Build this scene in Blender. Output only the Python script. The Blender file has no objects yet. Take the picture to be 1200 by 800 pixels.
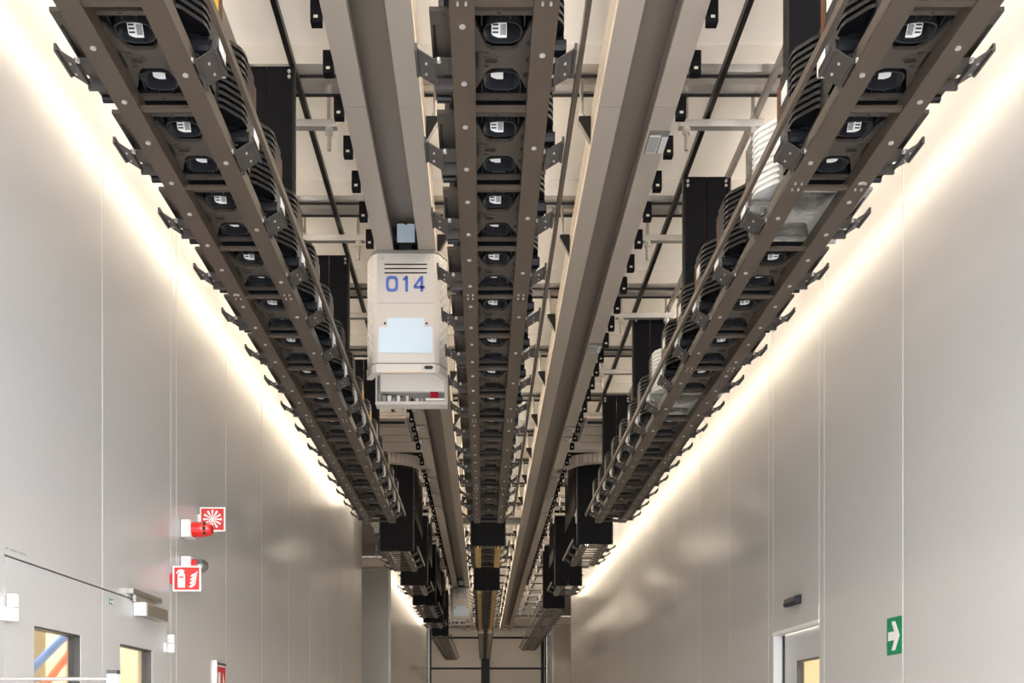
import bpy, bmesh, math, random
from mathutils import Vector
random.seed(7)
S = bpy.context.scene
COL = S.collection
E = 1.55                     # eye height above the floor (m)
F = 1200.0                   # focal length in pixels of the 1200 px wide frame
VPX, VPY = 566.0, 843.0      # vanishing point of the corridor

# ------------------------------------------------------------------ camera
cam_d = bpy.data.cameras.new('camera')
cam_d.sensor_width = 36.0
cam_d.lens = 36.0 * F / 1200.0
cam_d.shift_x = (600.0 - VPX) / 1200.0
cam_d.shift_y = (VPY - 400.0) / 1200.0
cam_d.clip_start = 0.05
cam_d.clip_end = 200
cam = bpy.data.objects.new('camera', cam_d)
COL.objects.link(cam)
cam.location = (0, 0, E)
cam.rotation_euler = (math.pi / 2, 0, 0)
S.camera = cam

# ------------------------------------------------------------------ world, exposure
W = bpy.data.worlds.new('world')
S.world = W
W.use_nodes = True
W.node_tree.nodes['Background'].inputs[0].default_value = (0.93, 0.95, 1.0, 1)
W.node_tree.nodes['Background'].inputs[1].default_value = 4.4
S.view_settings.view_transform = 'Standard'
S.view_settings.look = 'None'
S.view_settings.gamma = 1.0
S.view_settings.use_curve_mapping = False
S.view_settings.exposure = 0.86
STRIP_POWER = 7.5            # emission of the strip lamps along both walls
STRIP_COL = (1.0, 0.84, 0.64)

# ------------------------------------------------------------------ materials
MATS = {}


def mat(name, col, rough=0.5, metal=0.0, spec=0.5, noise=0.0, nscale=20.0, emit=None, coat=0.0, bump=0.0, bscale=60.0):
    if name in MATS:
        return MATS[name]
    m = bpy.data.materials.new(name)
    m.use_nodes = True
    nt = m.node_tree
    b = nt.nodes['Principled BSDF']
    b.inputs['Base Color'].default_value = (*col, 1)
    b.inputs['Roughness'].default_value = rough
    b.inputs['Metallic'].default_value = metal
    b.inputs['Specular IOR Level'].default_value = spec
    b.inputs['Coat Weight'].default_value = coat
    if noise or bump:
        tc = nt.nodes.new('ShaderNodeTexCoord')
        nz = nt.nodes.new('ShaderNodeTexNoise')
        nz.inputs['Scale'].default_value = nscale
        nz.inputs['Detail'].default_value = 3
        nt.links.new(tc.outputs['Object'], nz.inputs['Vector'])
        if noise:
            mr = nt.nodes.new('ShaderNodeMapRange')
            mr.inputs[3].default_value = 1 - noise
            mr.inputs[4].default_value = 1 + noise
            nt.links.new(nz.outputs['Fac'], mr.inputs[0])
            vm = nt.nodes.new('ShaderNodeVectorMath')
            vm.operation = 'SCALE'
            vm.inputs[0].default_value = col
            nt.links.new(mr.outputs[0], vm.inputs['Scale'])
            nt.links.new(vm.outputs[0], b.inputs['Base Color'])
        if bump:
            n2 = nt.nodes.new('ShaderNodeTexNoise')
            n2.inputs['Scale'].default_value = bscale
            nt.links.new(tc.outputs['Object'], n2.inputs['Vector'])
            bp = nt.nodes.new('ShaderNodeBump')
            bp.inputs['Strength'].default_value = bump
            bp.inputs['Distance'].default_value = 0.01
            nt.links.new(n2.outputs['Fac'], bp.inputs['Height'])
            nt.links.new(bp.outputs[0], b.inputs['Normal'])
    if emit:
        b.inputs['Emission Color'].default_value = (*emit[0], 1)
        b.inputs['Emission Strength'].default_value = emit[1]
    MATS[name] = m
    return m


def glass_mat(name, tint, alpha_gloss=0.12, rough=0.05, milk=0.0):
    m = bpy.data.materials.new(name)
    m.use_nodes = True
    nt = m.node_tree
    nt.nodes.clear()
    out = nt.nodes.new('ShaderNodeOutputMaterial')
    tr = nt.nodes.new('ShaderNodeBsdfTransparent')
    tr.inputs[0].default_value = (*tint, 1)
    gl = nt.nodes.new('ShaderNodeBsdfGlossy')
    gl.inputs['Roughness'].default_value = rough
    lw = nt.nodes.new('ShaderNodeLayerWeight')
    lw.inputs[0].default_value = 0.5
    mr = nt.nodes.new('ShaderNodeMapRange')
    mr.inputs[3].default_value = alpha_gloss * 0.4
    mr.inputs[4].default_value = min(1.0, alpha_gloss * 4)
    nt.links.new(lw.outputs['Fresnel'], mr.inputs[0])
    mx = nt.nodes.new('ShaderNodeMixShader')
    nt.links.new(mr.outputs[0], mx.inputs[0])
    nt.links.new(tr.outputs[0], mx.inputs[1])
    nt.links.new(gl.outputs[0], mx.inputs[2])
    fin = mx
    if milk:
        df = nt.nodes.new('ShaderNodeBsdfDiffuse')
        df.inputs[0].default_value = (0.9, 0.89, 0.85, 1)
        m2 = nt.nodes.new('ShaderNodeMixShader')
        m2.inputs[0].default_value = milk
        nt.links.new(mx.outputs[0], m2.inputs[1])
        nt.links.new(df.outputs[0], m2.inputs[2])
        fin = m2
    nt.links.new(fin.outputs[0], out.inputs[0])
    MATS[name] = m
    return m


WALLM = mat('wall_enamel', (0.64, 0.635, 0.63), 0.235, 0, 0.75, noise=0.015, nscale=3)
JOINT = mat('joint_white', (0.95, 0.93, 0.90), 0.5)
FLOORM = mat('floor_vinyl', (0.72, 0.71, 0.69), 0.4, noise=0.03, nscale=2)
CEILM = mat('ceiling_cream', (0.86, 0.83, 0.79), 0.45, noise=0.01)
BACK = mat('ceiling_void', (0.25, 0.22, 0.2), 0.8)
ALU = mat('brushed_aluminium', (0.74, 0.71, 0.68), 0.22, 0.6, bump=0.03, bscale=30)
STEEL = mat('galvanised_steel', (0.55, 0.52, 0.49), 0.35, 0.8)
BOLT = mat('bolt_zinc', (0.62, 0.61, 0.59), 0.3, 0.6)
RAILM = mat('rail_bronze_paint', (0.078, 0.058, 0.044), 0.36, 0.0, 0.35, noise=0.06, nscale=8)
RAILY = mat('rail_yellow_paint', (0.62, 0.40, 0.10), 0.45)
BRKT = mat('bracket_grey_paint', (0.062, 0.055, 0.051), 0.4, 0, 0.35)
BLACKP = mat('black_panel', (0.006, 0.006, 0.008), 0.6, 0, 0.1)
BLACKM = mat('black_metal', (0.012, 0.011, 0.011), 0.4, 0, 0.3)
GREYBAR = mat('grey_bar', (0.42, 0.38, 0.34), 0.4, 0.3)
PODB = mat('pod_base_plastic', (0.062, 0.051, 0.043), 0.42, 0, 0.35, noise=0.12, nscale=14)
PODS = mat('pod_shell_plastic', (0.009, 0.010, 0.013), 0.34, 0, 0.3)
PODW = mat('pod_well_plastic', (0.022, 0.023, 0.028), 0.3)
LABEL = mat('label_white', (0.9, 0.9, 0.88), 0.6)
INK = mat('ink_black', (0.03, 0.03, 0.03), 0.6)
YELL = mat('sticker_yellow', (0.9, 0.58, 0.02), 0.5)
AMBER = mat('amber_window', (0.16, 0.06, 0.02), 0.2)
TEAL = mat('teal_plug', (0.05, 0.30, 0.30), 0.4)
CLEARP = glass_mat('clear_pod_plastic', (0.95, 0.94, 0.91), 0.22, milk=0.10)
CLEARE = glass_mat('clear_pod_edge', (0.90, 0.87, 0.76), 0.30, milk=0.22)
FROST = mat('frosted_rib', (0.85, 0.85, 0.82), 0.3)
TRACKM = mat('track_beige', (0.60, 0.53, 0.46), 0.42, 0.1, bump=0.015, bscale=200)
TRACKS = mat('track_slot_grey', (0.34, 0.30, 0.265), 0.45, 0.3)
VEH = mat('vehicle_cover', (0.66, 0.62, 0.58), 0.4)
VEHD = mat('vehicle_trim_grey', (0.25, 0.23, 0.21), 0.4)
BLUEP = mat('pale_blue_film', (0.66, 0.80, 0.93), 0.35)
BLUET = mat('number_blue', (0.10, 0.17, 0.60), 0.5)
GHOST = mat('number_grey', (0.40, 0.37, 0.37), 0.5)
RED = mat('sign_red', (0.72, 0.035, 0.03), 0.4)
REDP = mat('beacon_red', (0.85, 0.02, 0.015), 0.2, coat=0.5)
GREEN = mat('sign_green', (0.0, 0.27, 0.11), 0.4)
WHITE = mat('sign_white', (0.92, 0.92, 0.9), 0.45)
WPLAST = mat('white_plastic', (0.86, 0.86, 0.86), 0.35)
DOORM = mat('door_enamel', (0.64, 0.64, 0.645), 0.3)
CHAR = mat('charcoal_frame', (0.06, 0.06, 0.065), 0.4)
ROOMM = mat('room_cream', (0.85, 0.74, 0.55), 0.6)
COLM = mat('room_column', (0.6, 0.52, 0.4), 0.6)
PBLUE = mat('pipe_blue', (0.10, 0.20, 0.50), 0.4)
PRED = mat('pipe_red', (0.70, 0.16, 0.09), 0.4)
GLASS = glass_mat('door_glass', (0.96, 0.97, 0.96), 0.15, 0.01)
CLOSER = mat('closer_metal', (0.45, 0.41, 0.38), 0.25, 0.8)
STRIPM = mat('strip_diffuser', (0.9, 0.9, 0.9), 0.5, emit=(STRIP_COL, STRIP_POWER))
ROOML = mat('room_lamp_glow', (0.9, 0.9, 0.9), 0.5, emit=((1.0, 0.92, 0.78), 16.0))
ENDM = mat('end_wall_beige', (0.74, 0.69, 0.63), 0.45)
REDLED = mat('red_sensor', (0.35, 0.01, 0.03), 0.15)


# ------------------------------------------------------------------ mesh helpers
class MB:
    def __init__(s):
        s.v = []
        s.f = []

    def add(s, vs, fs):
        o = len(s.v)
        s.v += [tuple(p) for p in vs]
        s.f += [tuple(i + o for i in q) for q in fs]
        return s

    def box(s, x0, x1, y0, y1, z0, z1):
        x0, x1 = min(x0, x1), max(x0, x1)
        y0, y1 = min(y0, y1), max(y0, y1)
        z0, z1 = min(z0, z1), max(z0, z1)
        return s.add([(x0, y0, z0), (x1, y0, z0), (x1, y1, z0), (x0, y1, z0), (x0, y0, z1), (x1, y0, z1), (x1, y1, z1), (x0, y1, z1)],
                     [(0, 3, 2, 1), (4, 5, 6, 7), (0, 1, 5, 4), (1, 2, 6, 5), (2, 3, 7, 6), (3, 0, 4, 7)])

    def prism(s, poly, axis, a0, a1):
        def p(q, a):
            if axis == 'z':
                return (q[0], q[1], a)
            if axis == 'y':
                return (q[0], a, q[1])
            return (a, q[0], q[1])
        n = len(poly)
        vs = [p(q, a0) for q in poly] + [p(q, a1) for q in poly]
        fs = [tuple(range(n - 1, -1, -1)), tuple(range(n, 2 * n))]
        fs += [(i, (i + 1) % n, n + (i + 1) % n, n + i) for i in range(n)]
        return s.add(vs, fs)

    def ring(s, outer, inner, axis, a0, a1):
        def p(q, a):
            if axis == 'z':
                return (q[0], q[1], a)
            if axis == 'y':
                return (q[0], a, q[1])
            return (a, q[0], q[1])
        n = len(outer)
        vs = [p(q, a0) for q in outer] + [p(q, a0) for q in inner] + [p(q, a1) for q in outer] + [p(q, a1) for q in inner]
        fs = []
        for i in range(n):
            j = (i + 1) % n
            fs += [(i, j, n + j, n + i), (2 * n + i, 3 * n + i, 3 * n + j, 2 * n + j), (i, 2 * n + i, 2 * n + j, j), (n + i, n + j, 3 * n + j, 3 * n + i)]
        return s.add(vs, fs)

    def tube(s, p0, p1, r, n=10, r1=None):
        p0, p1 = Vector(p0), Vector(p1)
        r1 = r if r1 is None else r1
        d = (p1 - p0).normalized()
        u = d.orthogonal().normalized()
        w = d.cross(u)
        vs = []
        for (c, rr) in ((p0, r), (p1, r1)):
            for i in range(n):
                a = 2 * math.pi * i / n
                vs.append(c + u * math.cos(a) * rr + w * math.sin(a) * rr)
        fs = [tuple(range(n - 1, -1, -1)), tuple(range(n, 2 * n))]
        fs += [(i, (i + 1) % n, n + (i + 1) % n, n + i) for i in range(n)]
        return s.add(vs, fs)

    def quad(s, *p):
        return s.add(p, [tuple(range(len(p)))])

    def mirror_x(s):
        s.v = [(-x, y, z) for (x, y, z) in s.v]
        return s

    def mesh(s, name, m, bevel=0.0):
        me = bpy.data.meshes.new(name)
        bm = bmesh.new()
        vs = [bm.verts.new(p) for p in s.v]
        for f in s.f:
            try:
                bm.faces.new([vs[i] for i in f])
            except ValueError:
                pass
        bmesh.ops.recalc_face_normals(bm, faces=bm.faces)
        if bevel:
            bmesh.ops.bevel(bm, geom=[e for e in bm.edges if e.is_manifold and e.calc_face_angle(0) > 0.5], offset=bevel, segments=2, profile=0.5, affect='EDGES', clamp_overlap=True)
        bm.to_mesh(me)
        bm.free()
        me.materials.append(m)
        return me

    def build(s, name, m, parent=None, bevel=0.0, loc=None):
        o = bpy.data.objects.new(name, s.mesh(name, m, bevel))
        COL.objects.link(o)
        if parent:
            o.parent = parent
        if loc:
            o.location = loc
        if name in SMALL or name in ('marking', 'door_marking', 'diamond_relief', 'marker_lights'):
            o['kind'] = 'stuff'
        return o


SMALL = {'bolts', 'screws', 'hole_marks', 'side_recess', 'panel_bolts', 'label_print', 'rib_panel', 'bar_lines'}


def inst(name, me, parent=None, loc=(0, 0, 0)):
    o = bpy.data.objects.new(name, me)
    COL.objects.link(o)
    o.parent = parent
    o.location = loc
    if name in SMALL:
        o['kind'] = 'stuff'
    return o


def tag(o, label=None, cat=None, group=None, kind=None):
    if label:
        o['label'] = label
    if cat:
        o['category'] = cat
    if group:
        o['group'] = group
    if kind:
        o['kind'] = kind
    return o


def empty(name, loc=(0, 0, 0), rz=0.0):
    o = bpy.data.objects.new(name, None)
    o.empty_display_size = 0.1
    COL.objects.link(o)
    o.location = loc
    o.rotation_euler = (0, 0, rz)
    return o


def bx(name, m, parent, *a, bevel=0.0):
    return MB().box(*a).build(name, m, parent, bevel)


def ellipse(cx, cy, a, b, n=20, p=2.0):
    r = []
    for i in range(n):
        t = 2 * math.pi * i / n
        c, s_ = math.cos(t), math.sin(t)
        r.append((cx + a * math.copysign(abs(c) ** (2 / p), c), cy + b * math.copysign(abs(s_) ** (2 / p), s_)))
    return r


ORD = ['first', 'second', 'third', 'fourth', 'fifth', 'sixth', 'seventh', 'eighth', 'ninth', 'tenth', 'eleventh', 'twelfth', 'thirteenth',
       'fourteenth', 'fifteenth', 'sixteenth', 'seventeenth', 'eighteenth', 'nineteenth', 'twentieth', 'twenty-first', 'twenty-second',
       'twenty-third', 'twenty-fourth', 'twenty-fifth', 'twenty-sixth', 'twenty-seventh', 'twenty-eighth', 'twenty-ninth', 'thirtieth']

# ------------------------------------------------------------------ setting
XL, XR = -1.79, 2.12
ZC = 3.16 + E        # ceiling underside
Y0, Y1 = -0.8, 34.0
YLa, YLb = 15.13, 19.9     # side bay opening in the left wall
YRa, YRb = 24.7, 31.4      # side bay opening in the right wall
DT = 0.62 + E              # door head height


def structure(name, mb, m, parent=None):
    return tag(mb.build(name, m, parent), kind='structure')


floor = structure('floor', MB().box(-6.5, 6.5, Y0 - 9, Y1 + 0.3, -0.06, 0.0), FLOORM)
ceiling = structure('ceiling', MB().box(-6.5, 6.5, Y0, Y1 + 0.3, ZC + 0.02, ZC + 0.08), BACK)

# ceiling panels and the metal cross beams between the bays
BEAM0, BAY = 4.88, 1.2
kk = [k for k in range(-4, 25)]
panel_mesh = {}
xs_c = [XL - 0.02, -1.15, 0.16, 1.42, XR + 0.02]
for i in range(4):
    w = xs_c[i + 1] - xs_c[i] - 0.006
    panel_mesh[i] = MB().box(0, w, 0, BAY - 0.23, 0, 0.03).mesh('ceiling_panel', CEILM)
beam_parts = MB().box(XL, XR, 0, 0.085, -0.10, 0.012).mesh('crossbeam', ALU)
beam_parts2 = MB().box(XL, XR, 0, 0.075, -0.10, 0.012).mesh('crossbeam', ALU)
beam_mid = MB().box(XL, XR, 0, 0.05, -0.055, 0.012).mesh('crossbeam_joint', CEILM)
beam_lip = MB().box(XL, XR, 0, 0.008, -0.112, -0.09).mesh('crossbeam_lip', BLACKM)
for k in kk:
    y = BEAM0 + BAY * k
    if y + 0.22 > Y1:
        continue
    inst('crossbeam', beam_parts, ceiling, (0, y - 0.10, ZC))
    inst('crossbeam', beam_parts2, ceiling, (0, y + 0.055, ZC))
    inst('crossbeam_joint', beam_mid, ceiling, (0, y - 0.008, ZC))
    inst('crossbeam_lip', beam_lip, ceiling, (0, y - 0.021, ZC))
    inst('crossbeam_lip', beam_lip, ceiling, (0, y + 0.128, ZC))
    for i in range(4):
        if y + BAY < Y1 + 0.2:
            inst('ceiling_panel', panel_mesh[i], ceiling, (xs_c[i] + 0.003, y + 0.134, ZC - 0.01))


def side_wall(side, x, sgn, spans, joints, door, head):
    wall = None
    for (a, b) in spans:
        mb = MB()
        if door and a < door[0] < b:
            mb.box(x + sgn * 0.0025, x + sgn * 0.05, a, door[0], 0, ZC)
            mb.box(x + sgn * 0.0025, x + sgn * 0.05, door[1], b, 0, ZC)
            mb.box(x + sgn * 0.0025, x + sgn * 0.05, door[0], door[1], head, ZC)
        else:
            mb.box(x + sgn * 0.0025, x + sgn * 0.05, a, b, 0, ZC)
        o = structure('wall_' + side, mb, JOINT)
        wall = wall or o
        js = [a] + [j for j in joints if a + 0.02 < j < b - 0.02] + [b]
        for i in range(len(js) - 1):
            g = 0.006
            ya, yb = js[i] + g, js[i + 1] - g
            pm = MB()
            if door and ya < door[1] and yb > door[0]:
                pm.box(x, x + sgn * 0.0022, ya, yb, head, ZC)
                if ya < door[0] - 0.02:
                    pm.box(x, x + sgn * 0.0022, ya, door[0], 0, head)
                if yb > door[1] + 0.02:
                    pm.box(x, x + sgn * 0.0022, door[1], yb, 0, head)
            else:
                pm.box(x, x + sgn * 0.0022, ya, yb, 0, ZC)
            pm.build('wall_panel', WALLM, o)
    return wall


LJ = [0.2, 1.36, 2.52, 3.67, 4.815, 5.87, 5.98] + [5.98 + 1.15 * i for i in range(1, 8)] + [20.9, 22.1, 23.3, 24.5, 25.7, 26.9, 28.1, 29.3, 30.5, 31.7, 32.9]
LD = (3.83, 5.79)
wl = side_wall('left', XL, -1, [(Y0, YLa), (YLb, Y1)], LJ, LD, DT)
RJ = [0.4, 1.6, 2.8, 3.98, 5.17, 6.36, 6.457, 7.48, 7.605] + [7.605 + 1.2 * i for i in range(1, 14)] + [32.6]
RD = (6.457, 7.48)
wr = side_wall('right', XR, 1, [(Y0, YRa), (YRb, Y1)], RJ, RD, DT)
# side bays behind the two openings
structure('wall_left_bay_near', MB().box(-6.0, XL - 0.05, YLa - 0.08, YLa, 0, ZC), WALLM)
structure('wall_left_bay_far', MB().box(-6.0, XL - 0.05, YLb, YLb + 0.08, 0, ZC), WALLM)
structure('wall_left_bay_end', MB().box(-6.05, -6.0, YLa, YLb, 0, ZC), WALLM)
structure('wall_right_bay_near', MB().box(XR + 0.05, 6.0, YRa - 0.08, YRa, 0, ZC), WALLM)
structure('wall_right_bay_far', MB().box(XR + 0.05, 6.0, YRb, YRb + 0.08, 0, ZC), ENDM)
structure('wall_right_bay_end', MB().box(6.0, 6.05, YRa, YRb, 0, ZC), WALLM)

# end wall: beige panels between charcoal mullions
we = structure('wall_end', MB().box(XL, XR, Y1 + 0.02, Y1 + 0.1, 0, ZC), BLACKM)
vx = [XL + 0.02, 0.02, 1.98, XR]
hz = [0.0, 0.68 + E - 1.02, 1.70 + E, 2.72 + E, ZC]
for i in range(3):
    for j in range(4):
        g = 0.06
        gy = 0.035
        bx('end_panel', ENDM, we, vx[i] + g, vx[i + 1] - g, Y1 - 0.02, Y1 + 0.02, hz[j] + gy, hz[j + 1] - gy)
bx('mullion', BLACKM, we, -0.06, 0.22, Y1 - 0.14, Y1 - 0.02, 0, 2.6 + E)


# ------------------------------------------------------------------ doors
def double_door():
    d = empty('door_1', (XL, 0, 0))
    tag(d, kind='structure')
    mid = 4.815
    win = [((4.084, 4.56), (LD[0], mid)), ((5.05, 5.54), (mid, LD[1]))]
    wt, wb = 0.375 + E, 0.95
    for (wy, (a, b)) in win:
        a += 0.006
        b -= 0.006
        mb = MB()
        for (y0, y1, z0, z1) in ((a, wy[0], 0.01, DT - 0.008), (wy[1], b, 0.01, DT - 0.008), (wy[0], wy[1], wt, DT - 0.008), (wy[0], wy[1], 0.01, wb)):
            mb.box(-0.06, 0.0, y0, y1, z0, z1)
        leaf = mb.build('door_leaf', DOORM, d)
        fr = MB()
        t = 0.007
        for (y0, y1, z0, z1) in ((wy[0], wy[0] + t, wb, wt), (wy[1] - t, wy[1], wb, wt), (wy[0], wy[1], wt - t, wt), (wy[0], wy[1], wb, wb + t)):
            fr.box(-0.055, -0.004, y0, y1, z0, z1)
        fr.build('window_frame', CHAR, leaf)
        bx('pane', GLASS, leaf, -0.035, -0.029, wy[0] + t, wy[1] - t, wb + t, wt - t)
    bx('door_reveal', BLACKM, d, -0.02, -0.012, LD[0], LD[1], DT - 0.008, DT + 0.0)
    for (y, z) in ((3.85, 0.42), (5.80, 0.43)):
        for hh in (0, 1):
            MB().tube((0.022, y, z + E - 0.05 + hh * 0.052), (0.022, y, z + E - 0.001 + hh * 0.052), 0.022, 14).build('hinge', WPLAST, d)
        bx('hinge_plate', WPLAST, d, 0.0, 0.014, y - 0.06, y, z + E - 0.05, z + E)
    # door closer over the far leaf
    cl = empty('door_closer', (XL, 0, 0))
    bx('closer_body', CLOSER, cl, 0.001, 0.062, 5.27, 5.62, 0.535 + E, 0.60 + E, bevel=0.004)
    bx('closer_cap', WPLAST, cl, 0.001, 0.064, 5.24, 5.272, 0.533 + E, 0.602 + E, bevel=0.004)
    bx('guide_rail', CLOSER, cl, 0.001, 0.035, 5.14, 5.60, 0.635 + E, 0.66 + E)
    bx('closer_arm', STEEL, cl, 0.012, 0.028, 5.2, 5.5, 0.602 + E, 0.634 + E)
    tag(cl, 'silver door closer with slide rail above the double door', 'door closer')
    # small green mark on the door leaf
    gs = empty('door_sticker', (XL, 4.93, 0.567 + E))
    bx('plate', GREEN, gs, 0.0005, 0.002, -0.03, 0.03, -0.014, 0.014)
    mk = MB()
    mk.prism([(-0.028, 0), (-0.012, 0.01), (-0.012, 0.004), (-0.002, 0.004), (-0.002, -0.004), (-0.012, -0.004), (-0.012, -0.01)], 'x', 0.002, 0.0025)
    mk.box(0.002, 0.0025, 0.004, 0.012, -0.01, 0.01)
    mk.box(0.002, 0.0025, 0.018, 0.028, -0.01, 0.01)
    mk.build('marking', WHITE, gs)
    tag(gs, 'tiny green sticker on the upper part of the double door', 'sticker')
    # row of tiny print over the near door corner
    tx = MB()
    for i in range(12):
        if i in (2, 7):
            continue
        tx.box(0.0, 0.001, 3.84 + i * 0.014, 3.848 + i * 0.014, DT + 0.020, DT + 0.028)
    t = tx.build('door_marking', mat('print_grey', (0.3, 0.3, 0.3), 0.6), None, loc=(XL, 0, 0))
    tag(t, 'row of tiny grey print on the wall above the double door corner', 'marking')


double_door()

# rooms seen through the door windows
structure('wall_left_room_back', MB().box(-4.6, -4.5, 2.5, 12.9, 0, 3.2), ROOMM)
structure('wall_left_room_far', MB().box(-4.6, -1.86, 12.9, 13.0, 0, 3.2), ROOMM)
structure('wall_left_room_near', MB().box(-4.6, -1.86, 2.4, 2.5, 0, 3.2), ROOMM)
structure('ceiling_left_room', MB().box(-4.6, -1.86, 2.4, 13.0, 3.2, 3.26), ROOMM)
cab = empty('room_column')
for (y, x) in ((8.2, -3.42), (8.6, -3.30)):
    MB().box(x - 0.08, x + 0.08, y, y + 0.2, 0, 3.1).build('stud', COLM, cab)
tag(cab, 'pair of beige steel studs seen through the near door window', 'column')
cab2 = empty('room_column', (0, 0, 0))
bx('stud', COLM, cab2, -3.23, -3.0, 8.9, 9.1, 0, 3.1)
tag(cab2, 'beige column seen through the far door window', 'column')


def px(u, v, y):
    return ((u - VPX) / F * y, y, (VPY - v) / F * y + E)


p = MB().tube(px(15, 806, 7.0), px(100, 722, 7.0), 0.028, 12).build('pipe', PBLUE)
tag(p, 'slanting blue pipe seen through the near door window', 'pipe')
p = MB().tube(px(50, 806, 7.2), px(105, 735, 7.2), 0.026, 12).build('pipe', PRED)
tag(p, 'slanting red pipe seen through the near door window', 'pipe')
lamp = empty('room_lamp', (-3.2, 7.0, 3.165))
bx('housing', WPLAST, lamp, -0.5, 0.5, -2.2, 2.2, 0.0, 0.02)
bx('diffuser', ROOML, lamp, -0.48, 0.48, -2.18, 2.18, -0.012, 0.0)
tag(lamp, 'flat ceiling lamp in the room behind the double door', 'lamp')

# sliding door in the right wall
d2 = empty('door_2', (XR, 0, 0))
tag(d2, kind='structure')
bx('jamb', WPLAST, d2, 0.0, 0.062, RD[1] - 0.012, RD[1] + 0.0, 0, DT)
bx('jamb', WPLAST, d2, 0.02, 0.062, RD[0], RD[0] + 0.012, 0, DT)
bx('door_head', WPLAST, d2, -0.005, 0.062, RD[0], RD[1], DT - 0.01, DT + 0.014)
bx('seal', BLACKM, d2, 0.062, 0.075, RD[1] - 0.05, RD[1] + 0.02, 0, DT)
leaf = MB()
wy, wt, wb = (6.52, 7.13), 0.41 + E, 0.95
for (y0, y1, z0, z1) in ((6.40, wy[0], 0.01, DT), (wy[1], 7.46, 0.01, DT), (wy[0], wy[1], wt, DT), (wy[0], wy[1], 0.01, wb)):
    leaf.box(0.07, 0.11, y0, y1, z0, z1)
lf = leaf.build('door_leaf', DOORM, d2)
fr = MB()
t = 0.008
for (y0, y1, z0, z1) in ((wy[0], wy[0] + t, wb, wt), (wy[1] - t, wy[1], wb, wt), (wy[0], wy[1], wt - t, wt), (wy[0], wy[1], wb, wb + t)):
    fr.box(0.066, 0.112, y0, y1, z0, z1)
fr.build('window_frame', CHAR, lf)
bx('pane', GLASS, lf, 0.09, 0.095, wy[0] + t, wy[1] - t, wb + t, wt - t)
bx('header_panel', WALLM, d2, -0.004, 0.0, RD[0] + 0.008, RD[1] - 0.008, DT + 0.012, DT + 0.10)
structure('wall_right_room_back', MB().box(4.2, 4.3, 4.1, 11.9, 0, 3.2), ROOMM)
structure('wall_right_room_far', MB().box(2.24, 4.3, 11.9, 12.0, 0, 3.2), ROOMM)
structure('wall_right_room_near', MB().box(2.24, 4.3, 4.0, 4.1, 0, 3.2), ROOMM)
structure('ceiling_right_room', MB().box(2.24, 4.3, 4.0, 12.0, 3.2, 3.26), ROOMM)
lamp = empty('room_lamp', (3.2, 8.0, 3.165))
bx('housing', WPLAST, lamp, -0.4, 0.4, -2.2, 2.2, 0.0, 0.02)
bx('diffuser', ROOML, lamp, -0.38, 0.38, -2.18, 2.18, -0.012, 0.0)
tag(lamp, 'flat ceiling lamp in the room behind the sliding door', 'lamp')

# ------------------------------------------------------------------ strip lamps along the walls under the ceiling
NL = 22
LEN = 1.5
h_me = MB().prism([(-0.02, 0.0), (0.02, 0.0), (0.015, 0.03), (-0.015, 0.03)], 'y', -LEN / 2 + 0.02, LEN / 2 - 0.02).mesh('housing', WPLAST)
g_me = MB().tube((0, -LEN / 2 + 0.04, -0.03), (0, LEN / 2 - 0.04, -0.03), 0.028, 14).mesh('diffuser', STRIPM)
for side, x, word in (('left', XL + 0.28, 'left'), ('right', XR - 0.36, 'right')):
    for i in range(NL):
        y = 0.0 + LEN * i
        if (YLa if side == 'left' else YRa) - 0.4 < y < (YLb if side == 'left' else YRb) + 0.4:
            continue
        l = empty('strip_lamp', (x, y, ZC - 0.15))
        inst('housing', h_me, l)
        inst('diffuser', g_me, l)
        MB().tube((0, 0, 0.03), (0, 0, 0.15), 0.006, 6).build('hanger', STEEL, l)
        tag(l, 'long strip lamp at ceiling height along the %s wall, %s from the camera' % (word, ORD[i]), 'lamp', 'strip lamps along the %s wall' % word)

for i in range(22):  # lamp row added unseen above the middle rack to brighten the far end
    l = empty('strip_lamp', (0.0565, 0.6 + LEN * i, ZC - 0.15))
    inst('housing', h_me, l)
    inst('diffuser', g_me, l)
    MB().tube((0, 0, 0.03), (0, 0, 0.15), 0.006, 6).build('hanger', STEEL, l)
    tag(l, 'added fill lamp under the ceiling above the middle rack, %s from the camera' % ORD[i], 'lamp', 'added fill lamps above the middle rack')
for (x, y, word, nb) in ((-3.2, 17.0, 'left', 1), (3.6, 27.0, 'right', 1)):  # lamps added in the side bays to lift the dark far end
    for q in range(2):
        l = empty('strip_lamp', (x - (0.0 if x < 0 else 0.0), y - 0.8 + 1.6 * q, ZC - 0.15))
        inst('housing', h_me, l)
        inst('diffuser', g_me, l)
        MB().tube((0, 0, 0.03), (0, 0, 0.15), 0.006, 6).build('hanger', STEEL, l)
        tag(l, 'added fill lamp under the ceiling of the side bay on the %s, %s one' % (word, ('nearer', 'farther')[q]), 'lamp', 'added fill lamps in the side bays')

# ------------------------------------------------------------------ wafer pods
PITCH = 0.476
YR0 = 2.785 - PITCH          # near face of the first pod cell
ZR = 1.9 + E                # underside of the rack rails
RH = 0.05                   # rail height
HL = 0.204                  # half length of a pod


def vy(t):
    return -HL + 2 * HL * t


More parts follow.
